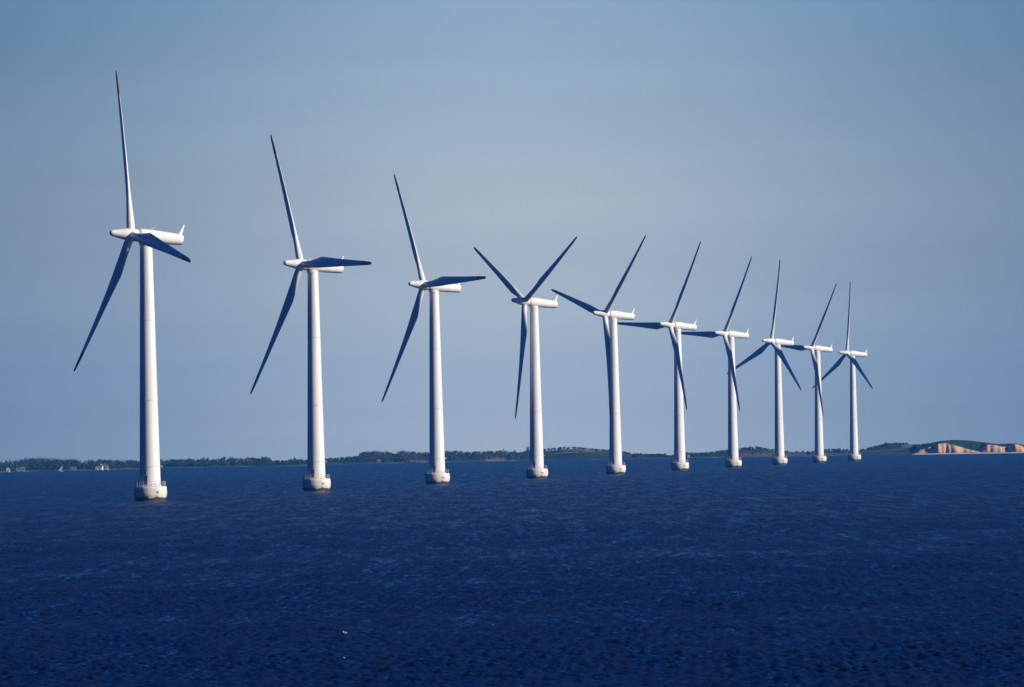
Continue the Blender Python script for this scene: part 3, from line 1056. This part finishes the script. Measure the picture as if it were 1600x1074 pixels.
def pose(root, yaw, phase):
    k = 0
    base = Matrix.Translation((0, 0, HUB)) @ Matrix.Rotation(yaw, 4, 'Z') @ N_LOCAL
    for ch in [o for o in bpy.data.objects if o.parent == root]:
        nm = ch.name.split('.')[0]
        if nm == "nacelle":
            ch.matrix_local = base
        elif nm == "spinner":
            ch.matrix_local = base @ Matrix.Translation((-OVER, 0, 0)) @ Matrix.Rotation(phase, 4, 'X')
        elif nm == "blade":
            ch.matrix_local = base @ Matrix.Translation((-OVER, 0, 0)) @ Matrix.Rotation(phase + k * 2 * math.pi / 3, 4, 'X')
            k += 1


TURB = [(-84.6, 2018, 24.5, -19.5, "largest and nearest white wind turbine, at the left end of the row"),
        (-54.0, 2370.6, 30.5, -28.5, "second largest white wind turbine, raised blade leaning left and one blade level across its nacelle"),
        (-23.9, 2697, 29.7, -31.4, "third white turbine from the left, one blade level to the right above its tail"),
        (7.9, 3032, 30.1, 58.9, "white wind turbine with two blades raised in a V and one hanging straight down"),
        (39.2, 3352, 30.2, 44.7, "white wind turbine right of the V-bladed one, one blade hanging straight down along its tower"),
        (70.4, 3691, 31.5, 32.3, "sixth white wind turbine, its left blade level and passing behind the fifth tower"),
        (101.2, 4011, 30.8, 31.8, "seventh white wind turbine, its left blade level and passing behind the sixth tower"),
        (132.8, 4345, 30.5, 7.7, "white wind turbine with one blade nearly upright, third from the right end of the row"),
        (164.6, 4685, 30.1, 34.2, "ninth white wind turbine, its raised blade leaning right, next to the smallest one"),
        (195.2, 4985, 27.0, 1.2, "smallest and farthest white wind turbine, at the right end of the row near the cliffs")]
proto = make_turbine()
for i, (x, y, yaw, ph, label) in enumerate(TURB):
    o = proto if i == 0 else copy_tree(proto)
    o.location = (x, y, 0)
    pose(o, rad(yaw), rad(ph))
    tag(o, label, "wind turbine", "offshore wind turbines in a row")
for o in bpy.data.objects:
    if "role" in o:
        del o["role"]

# ------------------------------------------------------------------ gulls resting on the water
M['feather'] = noisy("white_feathers", (0.72, 0.72, 0.70), (0.82, 0.82, 0.80), 6.0, 0.8)
M['wing'] = noisy("grey_feathers", (0.30, 0.32, 0.35), (0.42, 0.44, 0.47), 6.0, 0.8)
M['bill'] = noisy("yellow_bill", (0.55, 0.35, 0.04), (0.65, 0.42, 0.06), 6.0, 0.5)


def gull(px, py, s, rz, label):
    p = on_water(px, py)
    root = empty("gull", (p.x, p.y, 0.12))
    root.rotation_euler = (0, 0, rz)
    root.scale = (s, s, s)
    mb = MB()
    path = [(-0.27, .10, .012), (-0.20, .085, .045), (-0.10, .06, .085), (0.0, .05, .10), (0.09, .06, .095), (0.15, .10, .07), (0.175, .15, .048), (0.185, .20, .042), (0.20, .235, .048), (0.225, .245, .042), (0.25, .24, .02)]
    rings = []
    for i, (x, z, r) in enumerate(path):
        a, b = path[max(i - 1, 0)], path[min(i + 1, len(path) - 1)]
        t = Vector((b[0] - a[0], 0, b[1] - a[1])).normalized()
        nrm = Vector((-t.z, 0, t.x))
        rings.append([tuple(Vector((x, 0, z)) + r * (math.cos(6.2832 * j / 14) * Vector((0, 1, 0)) + math.sin(6.2832 * j / 14) * nrm)) for j in range(14)])
    mb.loft(rings)
    mb.build("body", M['feather'], root)
    for sd_ in (-1, 1):
        mb = MB()
        rr = []
        for x, z, h in ((0.09, .085, .03), (0.02, .10, .06), (-0.1, .105, .055), (-0.22, .12, .03), (-0.33, .135, .008)):
            yw = sd_ * (0.098 - 0.22 * max(0, -x - .02) * .9)
            rr.append([(x, yw - sd_ * .03, z + h), (x, yw + sd_ * .012, z + h * .4), (x, yw + sd_ * .008, z - h * .6), (x, yw - sd_ * .03, z - h * .5)])
        mb.loft(rr)
        mb.build("wing", M['wing'], root)
    mb = MB()
    mb.tube([(0.24, 0, .243), (0.275, 0, .238), (0.305, 0, .226)], [.018, .013, .004], 6)
    mb.build("bill", M['bill'], root)
    tag(root, label, "gull", "gulls resting on the sea")


gull(539, 993, 0.5, rad(170), "white gull on the open sea below the third turbine, the brighter and upper one")
gull(538, 1032, 0.17, rad(200), "smaller white gull on the sea nearest the bottom of the picture")

# ------------------------------------------------------------------ haze over the sea
HAZE = True
if HAZE:
    mb = MB()
    mb.box((0, 3000, 60), (13000, 12400, 124))
    hz = mb.build("haze", [], None, smooth=False)
    m = bpy.data.materials.new("sea_haze")
    m.use_nodes = True
    N, L = m.node_tree.nodes, m.node_tree.links
    N.remove(N["Principled BSDF"])
    v = N.new("ShaderNodeVolumePrincipled")
    v.inputs["Density"].default_value = 4.1e-5
    v.inputs["Color"].default_value = (0.05, 0.36, 1.0, 1)
    v.inputs["Anisotropy"].default_value = 0.0
    L.new(v.outputs[0], N["Material Output"].inputs["Volume"])
    hz.data.materials.append(m)
    tag(hz, kind='stuff')
